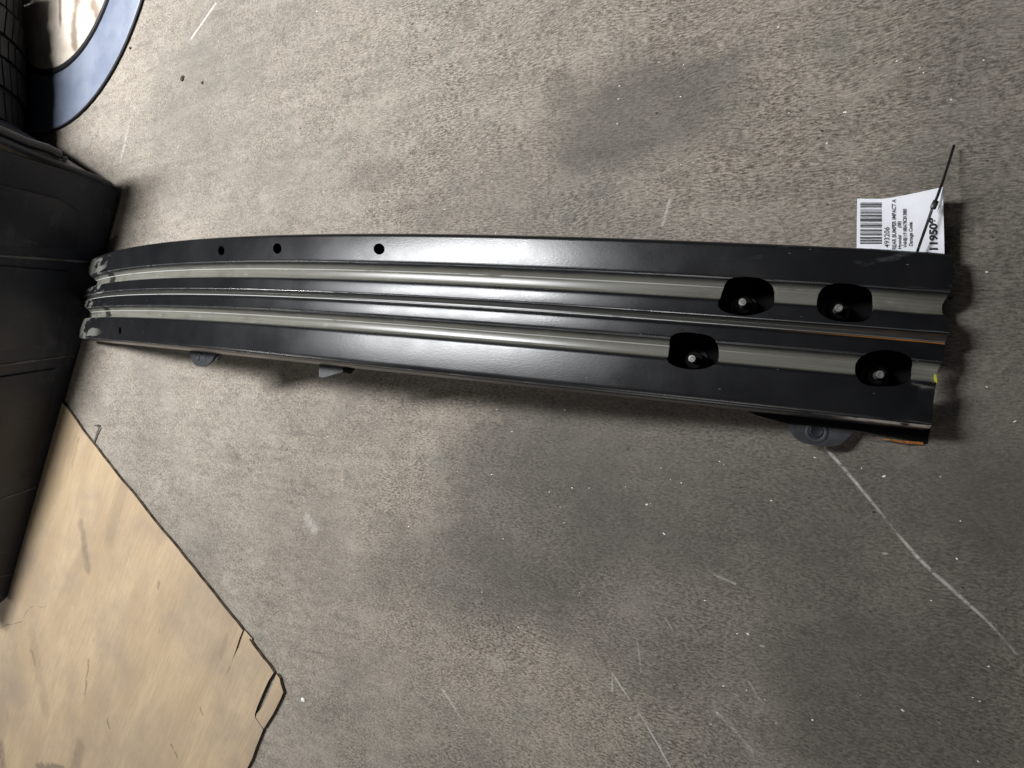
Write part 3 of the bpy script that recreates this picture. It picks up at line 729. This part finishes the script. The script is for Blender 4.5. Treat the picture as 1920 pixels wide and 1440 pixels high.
M_rib = simple('worn_plastic_edge', (0.08, 0.08, 0.082), 0.45, 0.5, var=0.4, scale=30, col2=(0.14, 0.14, 0.14))
for a, b in (((-70, 474), (163, 491)), ((-70, 694), (138, 666)), ((-70, 960), (66, 914)), ((-70, 1098), (38, 1072))):
    rib(a, b, 0.0022, mat=M_rib)
def panel(pix, th=.004):
    P = [fp(*q) for q in pix]; k = len(P); me = bpy.data.meshes.new('raised_panel')
    V = [p + nf * th for p in P] + [p - nf * .004 for p in P]
    me.from_pydata([tuple(v) for v in V], [], [list(range(k)), list(range(2 * k - 1, k - 1, -1))] + [[(i + 1) % k, i, k + i, k + (i + 1) % k] for i in range(k)])
    bm = bmesh.new(); bm.from_mesh(me); bmesh.ops.recalc_face_normals(bm, faces=bm.faces); bm.to_mesh(me); bm.free()
    bevel(me, .0025, 2); return link('raised_panel', me, M_bin, bin_root, angle=40)
panel([(-60, 330), (110, 372), (148, 396), (146, 420), (138, 466), (-60, 456)])
panel([(-60, 492), (128, 508), (126, 540), (112, 640), (-60, 668)])
panel([(-60, 715), (104, 690), (94, 760), (58, 890), (-60, 930)])
def fq(px, py, d): return on_plane(px, py, B1 - nf * d, nf)
led = [(-70, 226), (0, 253), (46, 270), (83, 282), (112, 295), (121, 302), (150, 322), (187, 341), (206, 352), (170, 345), (120, 328), (46, 303), (0, 287), (-70, 260)]
lv = [fq(x, y, .006) for x, y in led]; lv += [p - nf * .04 for p in lv]; k = len(led)
mesh_obj('dusty_ledge', lv, [list(range(k)), list(range(2 * k - 1, k - 1, -1))] + [[(i + 1) % k, i, k + i, k + (i + 1) % k] for i in range(k)], M_dust, bin_root, smooth=False)
v, f = tube([fq(*q, .010) for q in [(-70, 216), (0, 246), (48, 267), (88, 279), (110, 290), (119, 299)]], .0085, 10); mesh_obj('outer_rim', v, f, M_bin, bin_root)
# edge bead and dusty top ledge beyond it, with a second rim
def off(P, d): return P - nf * d
E0 = [(-70, 240), (0, 262), (60, 287), (120, 311), (180, 333), (206, 346)]
v, f = tube([fp(*q) + nf * .001 for q in E0], .0055, 8); mesh_obj('edge_bead', v, f, M_bin, bin_root)

# ------------------------------------------------------------------ wheel cover, pad and tyre at the far left
def disc_shape(cx, cy, prof, n=72):
    v, f = lathe(prof, n); return [Vector((q[0] + cx, q[1] + cy, q[2])) for q in v], f
bl = empty('blue_lid', (-1.726, 0.944, 0), 'round blue plastic lid with black rim lying on the floor by the tyre', 'lid')
v, f = disc_shape(-1.726, .944, [(.399, .001), (.402, .004), (.402, .007), (.399, .009), (.300, .0095), (.262, .010)]); mesh_obj('lid_plate', v, f, M_blue, bl)
def torus(cx, cy, z, R_, r, n=80, k=8):
    V, F = [], []
    for i in range(n):
        a = 2 * math.pi * i / n
        for j in range(k):
            b = 2 * math.pi * j / k; V.append((cx + (R_ + r * math.cos(b)) * math.cos(a), cy + (R_ + r * math.cos(b)) * math.sin(a), z + r * math.sin(b)))
    F = [[i * k + j, i * k + (j + 1) % k, ((i + 1) % n) * k + (j + 1) % k, ((i + 1) % n) * k + j] for i in range(n) for j in range(k)]
    return V, F
v, f = torus(-1.726, .944, .0045, .4025, .0015); mesh_obj('outer_rim', v, f, M_rubber, bl)
v, f = torus(-1.698, .916, .010, .256, .0055); mesh_obj('seal_ring', v, f, M_rubber, bl)
cp = empty('foam_pad', (-1.698, .916, .022), 'crumpled cream pad inside the black ring of the blue lid', 'pad')
V, F = [], []
nr, na = 14, 72
for i in range(nr + 1):
    r = .248 * i / nr
    for k in range(na):
        a = 2 * math.pi * k / na; x, y = r * math.cos(a), r * math.sin(a)
        z = .0105 + .012 * (1 - (r / .25) ** 4) + .006 * math.sin(x * 60 + 12 * y) * (1 - r / .25) * 1.6
        V.append((-1.698 + x, .916 + y, z))
F = [[i * na + k, i * na + (k + 1) % na, (i + 1) * na + (k + 1) % na, (i + 1) * na + k] for i in range(nr) for k in range(na)]
mesh_obj('pad_surface', V, F, M_cream, cp)
def tyre(name, cx, cy, R_, w, label):
    root = empty(name, (cx, cy, 0), label, 'tyre'); root['group'] = 'tyres in the far left corner'
    # carcass around the y axis
    prof = [(.60, -.40), (.62, -.47), (.80, -.52), (.93, -.48), (.985, -.40), (1.0, -.25), (1.0, .25), (.985, .40), (.93, .48), (.80, .52), (.62, .47), (.60, .40), (.56, .38), (.56, -.38)]
    n = 72; V, F = [], []
    for i in range(n):
        a = 2 * math.pi * i / n
        for r, y in prof: V.append((cx + R_ * .972 * r * math.cos(a), cy + y * w, R_ + R_ * .972 * r * math.sin(a)))
    k = len(prof)
    F = [[i * k + j, i * k + (j + 1) % k, ((i + 1) % n) * k + (j + 1) % k, ((i + 1) % n) * k + j] for i in range(n) for j in range(k)]
    mesh_obj('carcass', V, F, M_rubber, root)
    # tread: ribs of blocks, one joined part
    V, F = [], []
    nb = 64
    for row, (y0, y1) in enumerate(((-.47, -.29), (-.26, -.09), (-.06, .06), (.09, .26), (.29, .47))):
        for i in range(nb):
            a0 = 2 * math.pi * (i + (.5 if row % 2 else 0)) / nb; a1 = a0 + 2 * math.pi * .80 / nb; sk = .03 * (1 if row < 2 else -1 if row > 2 else 0)
            rr = 1.0 if 1 <= row <= 3 else .985
            b = len(V)
            for r in (R_ * .95, R_ * rr):
                for aa, yy in ((a0, y0), (a1, y0), (a1 + sk, y1), (a0 + sk, y1)):
                    V.append((cx + r * math.cos(aa), cy + yy * w, R_ + r * math.sin(aa)))
            F += [[b + 4, b + 5, b + 6, b + 7]] + [[b + q, b + (q + 1) % 4, b + 4 + (q + 1) % 4, b + 4 + q] for q in range(4)]
    to = mesh_obj('tread', V, F, M_rubber, root, smooth=False); to['kind'] = 'stuff'
    return root
tyre('tyre', -1.925, .67, .285, .30, 'black tyre standing upright on the blue lid behind the black bin')
tyre('tyre', -1.925, .985, .285, .30, 'black tyre standing upright beside the first, at the far left corner')

# ------------------------------------------------------------------ small things on the floor
st = [at(177, 829, .0022), at(181, 815, .003), at(186, 802, .004), at(184, 797, .0045), at(178, 798, .004)]
v, f = tube(st, .0016, 8); o = mesh_obj('wire_staple', v, f, M_wire); tag(o, 'small bent wire staple standing on the floor at the plywood edge', 'staple')
def crumb(px, py, r, mat, name, label):
    bm = bmesh.new(); bmesh.ops.create_icosphere(bm, subdivisions=2, radius=r); c = at(px, py, r * .35)
    for v in bm.verts:
        k = 1 + random.uniform(-.35, .35); v.co = Vector((v.co.x * k * 1.2, v.co.y * k, v.co.z * k * .45)) + c
    me = bpy.data.meshes.new(name); bm.to_mesh(me); bm.free(); return tag(link(name, me, mat, smooth=False), label, name.split('_')[-1], 'dirt crumbs on the concrete' if mat == M_crumb else None)
crumb(341, 147, .0046, M_crumb, 'dirt_crumb', 'larger dark dirt crumb on pale concrete near the blue lid')
crumb(379, 155, .0026, M_crumb, 'dirt_crumb', 'small dark crumb right next to the larger dirt crumb')
crumb(244, 90, .0026, M_crumb, 'dirt_crumb', 'tiny dark crumb beside the upper edge of the blue lid')
crumb(568, 1312, .0036, M_white, 'paint_chip', 'white chip on concrete just off the broken plywood corner')
bm = bmesh.new()
for k in range(240):
    px, py = random.uniform(120, 1915), random.uniform(5, 1435)
    r = random.choice([.0005, .0006, .0007, .0008, .0010])
    mt = bmesh.ops.create_icosphere(bm, subdivisions=1, radius=r)
    c = at(px, py, r * .3); e = random.uniform(.8, 2.2); an = random.uniform(-.6, .6); mi = 0 if random.random() < .62 else 1
    for v in mt['verts']:
        x, y = v.co.x * e, v.co.y; v.co = Vector((x * math.cos(an) - y * math.sin(an), x * math.sin(an) + y * math.cos(an), v.co.z * .5)) + c
    for v in mt['verts']:
        for q in v.link_faces: q.material_index = mi
me = bpy.data.meshes.new('floor_grit'); bm.to_mesh(me); bm.free(); me.materials.append(M_white); me.materials.append(M_crumb)
o = link('floor_grit', me, None, smooth=False); o['kind'] = 'stuff'
